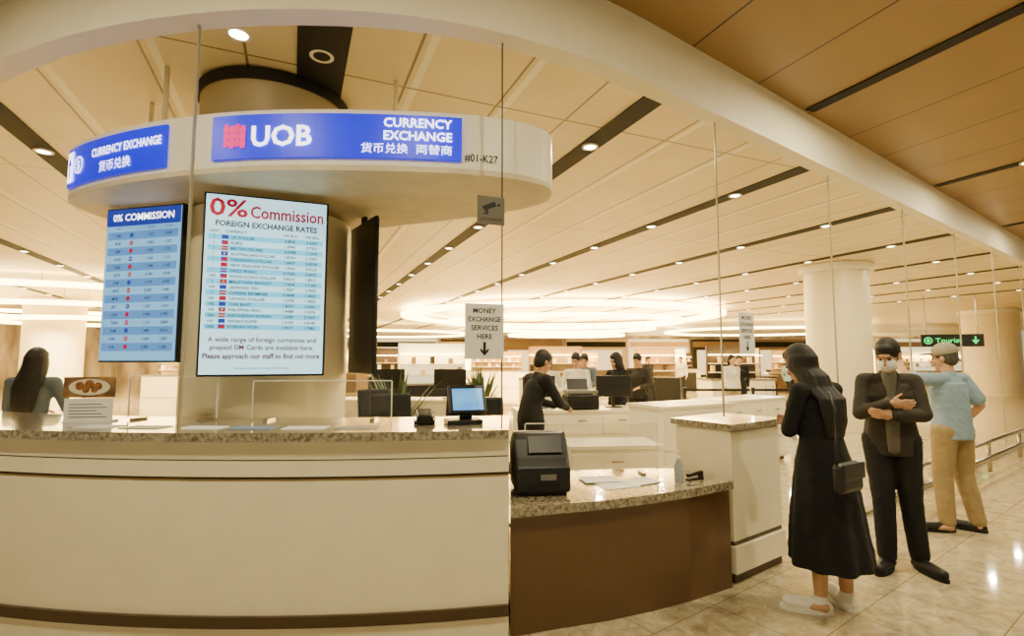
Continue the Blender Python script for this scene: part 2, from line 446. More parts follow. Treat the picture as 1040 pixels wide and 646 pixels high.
wi=Ink().text('0% COMMISSION',.075,0,h-.09,'c',.015,width=w*.82); wi.put(t,'lettering',f2,M_whiteink)
bnd=Ink(); tx=Ink(); fl=Ink(); fb=Ink(); fw=Ink()
for i in range(15):
    y=h-.215-.06*i
    if i%2==0: bnd.rect(-w/2+.02,y-.02,w/2-.02,y+.04)
    (fb if i%3==0 else fl).disc(-.10,y+.012,.018,14)
    if i%4==1: fw.disc(-.10,y+.012,.009,10)
    if i%4==3: fw.rect(-.117,y+.008,-.083,y+.016)
    tx.text(['USD','EUR','GBP','AUD','CAD','NZD','CHF','HKD','MYR','JPY','CNY','TWD','THB','PHP','IDR'][i],.03,-.25,y,'l',.015)
    tx.text('%.3f'%random.uniform(.5,2),.03,.08,y,'c',.012); tx.text('%.3f'%random.uniform(.5,2),.03,.24,y,'c',.012)
tx.text('UNIT',.02,-.25,h-.155,'l',.01);tx.text('WE BUY',.02,.08,h-.155,'c',.01);tx.text('WE SELL',.02,.24,h-.155,'c',.01)
bnd.put(t,'table_band',f,M_rowb); tx.put(t,'lettering',f2,M_scrink); fl.put(t,'flag_mark',f2,M_scrred); fb.put(t,'flag_mark',f2,M_hdr); fw.put(t,'flag_mark',flat(.0102),M_paper)
t,w,h=screen(-1.04,3.92,-1.36,4.36,1.5,2.70,'tall black display hanging beside the column seen at an angle',None,.03,br=False)
t.box('display_panel',(w,.006,h),(0,-.004,h/2),M_blackm); t.box('hanger',(.06,.03,.05),(0,.015,h+.035),M_blackm)
# counters
def cyf(x,R=7.5,cx=-1.45,cy=10.32): return cy-math.sqrt(R*R-(x-cx)**2)
cx_=[-5.4+.24*i for i in range(22)]+[-.02]
def cfront(o): return [V((x,cyf(x,7.5-o))) for x in cx_]
ct=Thing('service_counter','long curved cream service counter with dark bands and granite top','counter',(0,0,0))
bk=[V((x,cyf(x)+.74)) for x in cx_]
ct.geo('body',join([slab(cfront(.05),bk,.225,.93),slab(cfront(.05),bk,.955,1.04),slab(cfront(.05),bk,1.048,1.15)]),M_white)
ct.geo('groove',join([slab(cfront(.075),bk,.93,.955),slab(cfront(.075),bk,1.04,1.048)]),M_dkbrown)
ct.geo('brass_strip',slab(cfront(.055),cfront(.07),.933,.940),M_gold)
ct.geo('kick_strip',slab(cfront(.03),cfront(.2),.165,.225),M_dkbrown)
ct.geo('plinth',slab(cfront(.05),bk,0,.165),M_white)
ct.geo('countertop',slab(cfront(0),bk,1.15,1.2),M_gran)
lf=[(-.01,3.03),(.3,3.13),(.6,3.22),(.9,3.345),(1.2,3.49),(1.57,3.71)]; lb=[(-.01,3.95),(.25,4.0),(.5,4.06),(.8,4.1),(1.05,4.13),(1.27,4.12)]
def inset(p,q,d): return [V(a).lerp(V(b),d) for a,b in zip(p,q)]
lc=Thing('transaction_counter','low curved transaction counter with brown front and granite top','counter',(0,0,0))
lc.geo('front_panel',slab(inset(lf,lb,.07),inset(lf,lb,.98),0,.685),M_brown)
lc.geo('countertop',slab(lf,lb,.685,.74),M_gran)
tb=Thing('end_counter','tall white end counter with granite top beside the glass wall','counter',(1.61,3.75,0),math.atan2(.58,.814))
tb.box('body',(.68,.48,.78),(.35,.28,.29+.39),M_white,.006)
tb.box('lower_body',(.70,.50,.19),(.35,.27,.165),M_white,.006)
tb.box('groove',(.67,.47,.03),(.35,.28,.275),M_dkbrown)
tb.box('plinth',(.66,.46,.07),(.35,.28,.035),M_dkbrown)
tb.box('countertop',(.73,.54,.045),(.35,.28,1.105),M_gran,.004)
tb.box('cap_strip',(.66,.46,.012),(.35,.28,1.076),M_white2)
# handrail
hr=Thing('guard_rail','low double steel guard rail running beside the glass wall','railing',(0,0,0))
def rp(x,z): p=offp(x,-.12); return (p.x,p.y,z)
hr.geo('rail',tube([rp(3.7,.42),rp(13,.42)],.03),M_steel,True); hr.geo('rail',tube([rp(3.7,.2),rp(13,.2)],.03),M_steel,True)
for i in range(7):
    x=3.75+1.5*i; hr.geo('post',tube([rp(x,0),rp(x,.44)],.026),M_steel,True)
for (x,y) in ((5.9,5.45),(6.9,6.2),(7.9,6.9),(3.3,3.0)):
    solo('floor_inlay',boxgeo((.5,.09,.004),(0,0,.002)),M_inlay,'dark stone inlay strip set in the marble floor','floor inlay','floor inlay strips',(x,y,0),math.atan2(.58,.814))
# signs on glass
def glass_sign(x,w,z0,z1,label,dr=0):
    p=glassp(x); tdir=(glassp(x+.05)-glassp(x-.05)).normalized(); nn=V((-tdir.y,tdir.x)); p=p-nn*.012
    return Thing('notice_sign',label,'sign',(p.x,p.y,z0),math.atan2(tdir.y,tdir.x)+dr)
def notice(x,w,z0,z1,label,dr=0):
    t=glass_sign(x,w,z0,z1,label,dr); h=z1-z0
    b=t.box('sheet',(w,.004,h),(0,0,h/2),M_paper)
    k=Ink()
    for i,s in enumerate(('MONEY','EXCHANGE','SERVICES','HERE')): k.text(s,h*.125,0,h*.83-h*.155*i,'c',.02,maxw=w*.84)
    aw=w*.035
    k.poly([(-aw,h*.31),(-aw,h*.15),(-w*.11,h*.20),(-w*.11,h*.15),(0,h*.06),(w*.11,h*.15),(w*.11,h*.20),(aw,h*.15),(aw,h*.31)])
    k.put(t,'lettering',flat(.003),M_ink,b)
notice(-.125,.23,1.60,1.915,'white paper notice with arrow taped on the glass')
notice(1.97,.22,1.64,1.98,'small white paper notice taped on the glass panel')
t=glass_sign(-.09,.16,2.38,2.54,'grey square surveillance camera warning sign hanging on the glass')
M_cc=pmat('grey_sign_face',(104,98,86),.5)
b=t.box('plate',(.165,.006,.165),(0,0,.08),M_cc)
k=Ink(); k.poly([(-.055,.10),(.02,.135),(.035,.11),(-.04,.075)]); k.poly([(.035,.118),(.055,.127),(.06,.115),(.042,.106)]); k.rect(-.035,.06,-.02,.085); k.rect(-.05,.055,-.02,.062)
k.text('CCTV IN OPERATION',.02,0,.02,'c',.006,width=.13); k.put(t,'pictogram',flat(.004),M_ink,b)
# items on counters
t=Thing('payment_terminal','small black touch terminal with blue screen on the granite counter','terminal',(-.28,3.22,1.2),.3)
t.geo('stand',join([boxgeo((.22,.16,.03),(-.02,.02,.015),.008),boxgeo((.08,.05,.10),(0,.05,.075),.01,Matrix.Rotation(-.2,3,'X'))]),M_black)
R=Matrix.Rotation(-.45,3,'X')
sc=t.box('casing',(.235,.035,.19),(0,0,.15),M_black,.01,R)
M_bs=pmat('terminal_screen_blue',(70,150,235),.3,emit=1.0,col2=(120,190,245),scale=6)
t.box('display_panel',(.19,.004,.14),(0,-.0195,.153),M_bs,0,R,parent=sc)
t=Thing('card_reader','black card reader with keypad and cable on the counter','card reader',(-.54,3.20,1.2),.2)
t.geo('body',join([boxgeo((.10,.15,.05),(0,0,.05),.01,Matrix.Rotation(.25,3,'X')),boxgeo((.13,.12,.02),(0,.03,.012),.004)]),M_black)
t.geo('keypad',join([boxgeo((.015,.012,.006),(-.025+.025*i,-.05+.022*j,.067+.0055*j)) for i in range(3) for j in range(3)]),M_grey)
t.geo('cable',tube([(.05,.03,.02),(.06,.06,.04),(.07,.09,.02),(.06,.12,.006)],.005,6),M_black,True)
t=Thing('note_counter','black bulky banknote counting machine on the low counter','machine',(.18,3.45,.74),.12)
def sidex(prof,w,x0=0):
    n=len(prof); vs=[V((x0-w/2,y,z)) for y,z in prof]+[V((x0+w/2,y,z)) for y,z in prof]
    fs=[list(range(n)),[n+i for i in range(n)][::-1]]+[[i,(i+1)%n,n+(i+1)%n,n+i] for i in range(n)]; return vs,fs
b=t.geo('body',sidex([(-.17,.02),(.17,.02),(.18,.24),(.15,.33),(.08,.38),(.0,.385),(-.06,.34),(-.12,.23),(-.17,.17)],.35),M_black)
mb=b.modifiers.new('b','BEVEL'); mb.width=.02; mb.segments=3
t.box('paper_tray',(.22,.12,.012),(.02,-.085,.31),M_black,.003,Matrix.Rotation(1.0,3,'X'))
t.box('display_panel',(.1,.004,.035),(.03,-.172,.12),M_grey)
t.box('base',(.30,.30,.02),(0,0,.01),M_blackm)
t.box('vent',(.2,.006,.05),(0,-.171,.06),M_blackm)
t=Thing('menu_stand','acrylic stand holding a printed food picture card on the counter','card stand',(-2.70,3.30,1.2),.15)
t.box('sheet',(.28,.006,.14),(0,0,.08),M_paper)
t.box('picture',(.30,.006,.13),(0,0,.222),pmat('food_print_background',(92,62,38),.4,scale=9,col2=(170,128,80)))
N=24; A=[2*math.pi*i/N for i in range(N)]
k=Ink(); k.poly([(.12*math.cos(a),.222+.052*math.sin(a)) for a in A]); k.put(t,'printed_plate',flat(.0042),pmat('plate_print',(232,220,190),.4))
k=Ink()
for x,y,r in ((-.055,.23,.027),(0,.24,.028),(.05,.227,.025),(-.02,.207,.022),(.03,.205,.02)): k.disc(x,y,r,14)
k.put(t,'printed_food',flat(.005),pmat('food_print',(176,116,60),.4,scale=40,col2=(110,64,34)))
t.box('foot',(.28,.08,.01),(0,.03,.005),M_paper)
k=Ink()
for i in range(5): k.rect(-.11,.03+.02*i,.11-.03*(i%3),.036+.02*i)
k.put(t,'printed_lines',flat(.004),M_grey)
for i,(x,c) in enumerate(((-2.45,0),(-2.15,1),(-1.8,0),(-1.5,2),(-1.2,0),(-.9,1))):
    y=cyf(x)+.2
    solo('leaflet',boxgeo((.24,.13,.004),(0,0,.002)),(M_paper,pmat('grey_leaflet',(170,166,156),.5),pmat('blue_leaflet',(130,150,176),.5))[c],'flat printed leaflet lying on the granite counter','leaflet','leaflets on the counter',(x,y,1.2),(x+1.45)*.13)
for i,(x,y,r) in enumerate(((.72,3.58,.3),(.9,3.68,.5),(.62,3.72,.2))):
    solo('paper_sheet',boxgeo((.26,.18,.003),(0,0,.0015)),M_paper,'loose white paper form lying on the low counter','paper','forms on the low counter',(x,y,.741+.0035*i),r)
t=Thing('sanitizer_bottle','clear sanitizer pump bottle on the low counter','bottle',(1.18,3.70,.74))
t.lathe('bottle_body',[(.03,0),(.032,.02),(.032,.11),(.014,.14),(.014,.155)],(0,0,0),pmat('pale_plastic',(170,178,184),.2),20)
t.geo('pump',join([lathe([(.016,.155),(.016,.175)],(0,0,0),12),lathe([(.005,.175),(.005,.205)],(0,0,0),8),boxgeo((.05,.014,.012),(-.015,0,.21),.003)]),M_white2)
t=Thing('stapler','small black stapler on the low counter','stapler',(1.31,3.75,.74),.5)
t.box('base',(.15,.035,.012),(0,0,.006),M_black,.003); t.box('arm',(.15,.03,.022),(.002,0,.04),M_black,.006,Matrix.Rotation(-.08,3,'Y')); t.box('hinge',(.02,.034,.04),(.06,0,.03),M_black)
def shield(x,y,z,w,h,r):
    t=Thing('acrylic_shield','clear acrylic counter shield with steel feet','screen divider',(x,y,z),r,'acrylic counter shields')
    t.box('sheet',(w,.006,h),(0,0,h/2+.015),M_acr)
    t.box('edge_trim',(w,.008,.007),(0,0,h+.018),M_fascia)
    for sx in (-1,1): t.box('edge_trim',(.006,.008,h),(sx*(w/2+.003),0,h/2+.015),M_fascia)
    for sx in (-1,1): t.box('foot',(.03,.12,.015),(sx*w*.38,0,.0075),M_steel)
shield(-2.25,3.43,1.2,.6,.27,-.05); shield(-1.25,3.41,1.2,.9,.24,0.03)
shield(.60,3.92,.74,1.0,.36,.06)
# back office
def desk(x,y,w,d,h,r,label,nd=3,top=None):
    t=Thing('cabinet',label,'cabinet',(x,y,0),r)
    t.box('body',(w,d,h-.1),(0,0,.06+(h-.1)/2),M_white2)
    t.box('plinth',(w-.06,d-.06,.06),(0,0,.03),M_dkbrown)
    t.box('worktop',(w+.04,d+.04,.035),(0,0,h-.0225),top or M_white)
    n=max(1,int(w/.5))
    for i in range(n):
        for j in range(nd):
            dh=(h-.16)/nd; dx=-w/2+(i+.5)*w/n
            dr=t.box('drawer',(w/n-.02,.018,dh-.015),(dx,-d/2-.01,.08+dh*(j+.5)),M_white)
            t.box('handle',(.12,.012,.012),(dx,-d/2-.028,.08+dh*(j+.5)+dh*.25),M_steel,parent=dr)
    return t
desk(.9,7.3,1.7,.6,.92,.15,'white office cabinets with drawers behind the counter')
desk(2.15,6.6,1.2,.6,1.05,.5,'taller white cabinet unit behind the counter',2)
desk(-1.5,8.0,2.4,.6,1.0,0,'white back counter with cupboards inside the kiosk',2)
desk(1.0,5.35,.9,.5,.76,.1,'low white desk pedestal with drawers',2)
desk(3.6,8.2,1.6,.6,1.0,.6,'white reception counter further inside the hall',2)
t=Thing('printer','black office printer on the white cabinets','printer',(.95,7.2,.915),.15)
t.box('body',(.44,.36,.2),(0,0,.1),M_black,.015); t.box('lid',(.42,.32,.05),(0,0,.235),M_grey,.012); t.box('paper_tray',(.28,.14,.012),(0,-.2,.05),M_black); t.box('rear_feed',(.3,.02,.2),(0,.15,.31),M_black,.004,Matrix.Rotation(-.3,3,'X'))
def monitor(x,y,z,r):
    t=Thing('computer_monitor','black computer monitor seen from behind on a stand','monitor',(x,y,z),r,'office monitors')
    t.box('casing',(.5,.03,.3),(0,0,.3),M_black,.008); t.box('stand',(.05,.03,.2),(0,.03,.11),M_black); t.box('foot',(.22,.16,.012),(0,.03,.006),M_black)
    t.box('display_panel',(.47,.004,.27),(0,.017,.3),M_blackm)
monitor(-1.9,7.9,1.0,.2); monitor(-.95,7.9,1.0,-.1); monitor(.38,7.25,.915,.4); monitor(1.45,7.38,.915,0)
def chair(x,y,r):
    t=Thing('office_chair','black swivel office chair with padded back behind the counter','chair',(x,y,0),r,'black office chairs')
    t.box('seat',(.48,.46,.08),(0,0,.62),M_blackm,.03)
    t.box('backrest',(.44,.06,.5),(0,.24,.98),M_blackm,.028,Matrix.Rotation(-.12,3,'X'))
    t.geo('gas_column',lathe([(.03,.1),(.03,.58)],(0,0,0),12),M_steel,True)
    for k in range(5):
        a=2*math.pi*k/5; t.geo('leg',tube([(0,0,.12),(.28*math.cos(a),.28*math.sin(a),.07)],.018,6),M_black)
        t.geo('caster',lathe([(.022,0),(.03,.015),(.03,.035),(.02,.05)],(.28*math.cos(a),.28*math.sin(a),0),10),M_black)
    for sx in (-1,1): t.geo('armrest',join([boxgeo((.05,.26,.03),(sx*.27,.02,.82),.01),boxgeo((.03,.04,.2),(sx*.26,.05,.72))]),M_black)
chair(-1.2,5.3,.4); chair(-.65,5.9,-.3); chair(-.25,4.8,.2); chair(-1.55,6.3,.8)
def plant(x,y,r,s=1):
    random.seed(int(x*10)+7)
    t=Thing('potted_plant','leafy green plant in a dark round pot','plant',(x,y,0),r,'potted plants')
    t.lathe('pot',[(.14,0),(.2,.42),(.21,.45),(.18,.45)],(0,0,0),M_blackm,20)
    gs=[]
    for i in range(70):
        a=random.uniform(0,6.28); l=random.uniform(.35,.8)*s; z=.45; e=random.uniform(1.0,1.5)
        d=V((math.cos(a)*math.cos(e),math.sin(a)*math.cos(e),math.sin(e))); sd=V((-math.sin(a),math.cos(a),0))
        p=V((0,0,z)); vs=[]
        for k,wd in enumerate((.01,.03,.035,.02,.002)):
            q=p+d*l*k/4+V((0,0,-.12*l*(k/4)**2*2)); vs+=[q-sd*wd,q+sd*wd]
        gs.append((vs,[[2*k,2*k+1,2*k+3,2*k+2] for k in range(4)]))
    g=join(gs); t.geo('foliage',g,pmat('leaf_green',(60,80,40),.5,scale=5,var=.3),fix=False)
plant(-1.62,7.25,0,1.8); plant(-.6,10.3,1,1.8)
st=Thing('barrier_post','black retractable belt barrier post in the hall','barrier post',(3.55,10.6,0),0,'belt barrier posts')
st.lathe('post',[(.17,0),(.17,.015),(.03,.04),(.03,.93),(.04,.94),(.04,1.02)],(0,0,0),M_black,16)
st.box('belt',(1.3,.006,.05),(.69,0,.97),M_black)
for p in ((4.95,10.6),(9.3,13.6)): copy_thing(st.e,(p[0],p[1],0),0)
# ring lights
def ringlight(cx,cy,z,rings,rot=0,label='cluster of glowing oval ring lights hung below the hall ceiling'):
    t=Thing('ring_light',label,'light fixture',(cx,cy,z),0,'oval ring lights')
    for (ox,oy,oz,a,b,wd) in rings:
        n=72; vs=[]; fs=[]
        for i in range(n):
            t_=2*math.pi*i/n; c,s=math.cos(t_),math.sin(t_)
            for (k,dz) in ((0,0),(0,.12),(-wd,.12),(-wd,0)):
                vs.append(V((ox+(a+k)*c,oy+(b+k)*s,oz+dz)))
        for i in range(n):
            j=(i+1)%n
            for k in range(4): fs.append([4*i+k,4*j+k,4*j+(k+1)%4,4*i+(k+1)%4])
        t.geo('glowing_band',(vs,fs),M_glow,True)
        for i in range(6):
            v=vs[4*(i*12)]; t.geo('hanging_rod',tube([(v.x,v.y,oz+.12),(v.x,v.y,HI-z-.03)],.012,6),M_steel)
ringlight(2.2,23.5,2.75,[(0,0,.73,7.2,6.4,.9),(.3,1,.55,5.6,4.7,.8),(.6,2,.3,4.3,3.2,.8),(.6,3,.02,3.0,2.0,.8)])
ringlight(-15,17,2.8,[(0,0,.65,6.5,5,.35),(-.5,1,.4,4.8,3.6,.35),(-.5,1.6,.1,3.2,2.2,.35)])
ringlight(16,33,3.3,[(0,0,0,6,5,.4)]); ringlight(-9,36,3.3,[(0,0,0,6,5,.4)])
cs=[pmat('amber_display',(222,184,108),.5,emit=.5),pmat('cream_display',(252,238,192),.5,emit=1.1),pmat('dark_display',(60,46,34),.5),pmat('tan_display',(150,120,78),.5,emit=.15)]
def island(x,y,w,d,r,c,bm_):
    t=Thing('display_counter','illuminated retail display counter in the hall','display counter',(x,y,0),r,'retail display counters')
    t.box('base',(w,d,.9),(0,0,.45),bm_,.02); t.box('worktop',(w+.06,d+.06,.05),(0,0,.925),M_gran)
    t.box('back_panel',(w*.8,.1,1.1),(0,d*.3,1.5),c,.01)
    for i in range(3): t.box('shelf',(w*.76,.25,.03),(0,d*.3-.18,1.15+.3*i),M_glow if i==2 else M_white2)
    for i in range(int(w*3)):
        hh=random.uniform(.12,.22); t.box('product_box',(.12,.1,hh),(-w*.34+i*w*.68/(w*3-1),d*.3-.18,1.17+.3*(i%2)+hh/2),random.choice(cs))
    return t
random.seed(9)
for i,(x,y,w) in enumerate(((-14,22,3),(-9,26,3.5),(-4.5,21,2.6),(-1,30,4),(4,32,4),(8,27,3),(11,36,4),(14,25,3),(19,34,4),(25,30,4),(-18,30,4),(5.5,20,2),(30,38,5),(-7,16,2.5),(-12,36,4),(1.5,18,2.4),(9.5,21,2.2),(-2.2,14.5,2.4),(7.6,17.5,2.2),(12.4,19.5,2.4))):
    island(x,y,w,1.0,random.uniform(-.4,.4),cs[i%4],[M_white2,M_dkbrown,M_blackm][i%3])
for i in range(12):
    x=-28+i*6
    t=Thing('shop_front','lit shop front with bright window and dark header','shop front',(x,48.6,0),0,'shop fronts')
    t.box('frame',(5.6,.6,3.5),(0,.5,1.75),cs[(i+2)%4]); t.box('window_pane',(4.8,.05,2.3),(0,.15,1.3),(M_glow if i%3==1 else cs[1])); t.box('header',(5.6,.1,.5),(0,.12,3.0),[M_blackm,cs[0],cs[3]][i%3])
t=Thing('direction_sign','black hanging sign with lit green lettering and arrow','sign',(14.85,17.3,2.02),math.radians(-22))
b=t.box('panel',(1.7,.12,.42),(0,0,.21),M_blackm,.01)
k=Ink(); k.ring(-.66,.21,.12,.09); k.disc(-.66,.21,.055); k.text('Tourist',.22,-.46,.14,'l',.01,width=.72); k.poly([(.60,.34),(.60,.22),(.52,.22),(.62,.08),(.72,.22),(.64,.22),(.64,.34)])
k.put(t,'lettering',flat(.064),M_green,b)
for x in (-.7,.7): t.geo('hanging_rod',tube([(x,0,.42),(x,0,HI-2.03)],.02,6),M_steel)
# ---------------------------------------------------------------- people
def cap(p0,r0,p1,r1,wide=None,k=1,n=14,m=4):
    p0=V(p0);p1=V(p1); ax=(p1-p0); ax=ax.normalized() if ax.length>1e-6 else V((0,0,1))
    u=ax.orthogonal().normalized(); w=ax.cross(u); vs=[p0-ax*r0]; fs=[]
    rings=[]
    for i in range(1,m+1):
        a=-math.pi/2+math.pi/2*i/m; rings.append((p0+ax*r0*math.sin(a),r0*math.cos(a)))
    for i in range(0,m):
        a=math.pi/2*i/m; rings.append((p1+ax*r1*math.sin(a),r1*math.cos(a)))
    for c,r in rings:
        for i in range(n):
            a=2*math.pi*i/n; vs.append(c+u*r*math.cos(a)+w*r*math.sin(a))
    vs.append(p1+ax*r1); L=len(vs)-1; nr=len(rings)
    for i in range(n):
        j=(i+1)%n; fs.append([0,1+j,1+i]); fs.append([L,1+(nr-1)*n+i,1+(nr-1)*n+j])
        for k_ in range(nr-1): fs.append([1+k_*n+i,1+k_*n+j,1+(k_+1)*n+j,1+(k_+1)*n+i])
    if wide is not None:
        wd=V(wide).normalized()
        for q in vs:
            t_=(q-p0).dot(ax); c=p0+ax*t_; d=q-c; q+=wd*d.dot(wd)*(k-1)
    return vs,fs
def ell(c,r,R=None,n=16,m=10):
    vs=[];fs=[];c=V(c)
    for j in range(m+1):
        a=-math.pi/2+math.pi*j/m
        if j in(0,m): vs.append(V((0,0,math.sin(a)*r[2])))
        else:
            for i in range(n):
                b=2*math.pi*i/n; vs.append(V((math.cos(a)*math.cos(b)*r[0],math.cos(a)*math.sin(b)*r[1],math.sin(a)*r[2])))
    for i in range(n):
        j=(i+1)%n; fs.append([0,1+j,1+i]); fs.append([len(vs)-1,1+(m-2)*n+i,1+(m-2)*n+j])
        for k in range(m-2): fs.append([1+k*n+i,1+k*n+j,1+(k+1)*n+j,1+(k+1)*n+i])
    if R: vs=[R@v for v in vs]
    return [v+c for v in vs],fs
def loft(secs,n=28,f1=9,f2=5):
    vs=[];fs=[];N=2*n;K=len(secs)
    for (z,cx,cy,rx,ry,am) in secs:
        for i in range(N):
            a=math.pi*i/n; rr=1+am*math.sin(a*f1+z*2)+am*.6*math.sin(a*f2-z*3)
            vs.append(V((cx+rx*rr*math.cos(a),cy+ry*rr*math.sin(a),z)))
    for k in range(K-1):
        for i in range(N): j=(i+1)%N; fs.append([k*N+i,k*N+j,(k+1)*N+j,(k+1)*N+i])
    fs.append(list(range(N))[::-1]); fs.append([(K-1)*N+i for i in range(N)])
    return vs,fs
def blob(name,prims,voxel,smooth=3,clampz=None,wrinkle=0):
    vs,fs=join(prims); me=bpy.data.meshes.new(name); me.from_pydata([tuple(v) for v in vs],[],fs)
    o=bpy.data.objects.new(name,me); COL.objects.link(o)
    m=o.modifiers.new('r','REMESH'); m.mode='VOXEL'; m.voxel_size=voxel
    if smooth: s=o.modifiers.new('s','SMOOTH'); s.iterations=smooth; s.factor=.5
    dg=bpy.context.evaluated_depsgraph_get(); m2=bpy.data.meshes.new_from_object(o.evaluated_get(dg))
    bpy.data.objects.remove(o); bpy.data.meshes.remove(me)
    if wrinkle:
        vs=[]
        for v in m2.vertices:
            p=v.co; w_=noise.noise(V((p.x*8,p.y*8,p.z*13)))*.7+noise.noise(V((p.x*14+3,p.y*14,p.z*26+p.x*20)))*.5
            vs.append(p+v.normal*w_*wrinkle)
    else: vs=[v.co.copy() for v in m2.vertices]
    fs=[list(p.vertices) for p in m2.polygons]; bpy.data.meshes.remove(m2)
    if clampz is not None:
        for v in vs: v.z=max(v.z,clampz)
    return vs,fs
def hand(W,d,side,nrm,curl=.5,s=1):
    W=V(W); d=V(d).normalized(); side=V(side); side=(side-d*side.dot(d)).normalized(); nn=d.cross(side)
    if nn.dot(V(nrm))<0: nn=-nn
    out=[]
    out.append(cap(W,.02*s,W+d*.045*s,.02*s,side,1.35))
    out.append(cap(W+d*.03*s,.014*s,W+d*.082*s,.013*s,side,2.7))
    for off,l in ((.031,.068),(.0105,.076),(-.0105,.071),(-.031,.056)):
        p=W+d*(.088 if abs(off)<.02 else .082)*s+side*off*s; dd=d.copy(); ln=l*s; r=.0086*s
        for k,(fr,c) in enumerate(((.45,.35),(.3,.5),(.25,.4))):
            a=curl*c*1.6; dd=(dd*math.cos(a)+nn*math.sin(a)).normalized()
            q=p+dd*ln*fr; out.append(cap(p,r,q,r*.93,n=8,m=3)); p=q; r*=.93
    p=W+d*.028*s+side*.03*s; dd=(d*.6+side*.75+nn*.35).normalized()
    q=p+dd*.036*s; out.append(cap(p,.0115*s,q,.0095*s,n=8,m=3)); dd=(dd+d*.5+nn*.3*curl*2).normalized(); out.append(cap(q,.0095*s,q+dd*.028*s,.008*s,n=8,m=3))
    return out
DEF=dict(pel=(0,0,.95),wai=(0,0,1.08),che=(0,.01,1.27),nek=(0,0,1.43),hed=(0,.03,1.575),
 hipL=(-.09,0,.91),hipR=(.09,0,.91),kneL=(-.1,.02,.5),kneR=(.1,.02,.5),ankL=(-.1,-.02,.085),ankR=(.1,-.02,.085),toeL=(-.12,.14,.035),toeR=(.12,.14,.035),
 shoL=(-.175,0,1.39),shoR=(.175,0,1.39),elbL=(-.22,-.02,1.11),elbR=(.22,-.02,1.11),wriL=(-.22,.06,.87),wriR=(.22,.06,.87),
 hdL=None,hdR=None,sideL=(0,1,0),sideR=(0,1,0),nrmL=(1,0,0),nrmR=(-1,0,0),curlL=.45,curlR=.45,yaw=0,pitch=0,tilt=0)
def Rhead(J): return Matrix.Rotation(J['yaw'],3,'Z')@Matrix.Rotation(J['pitch'],3,'X')@Matrix.Rotation(J['tilt'],3,'Y')
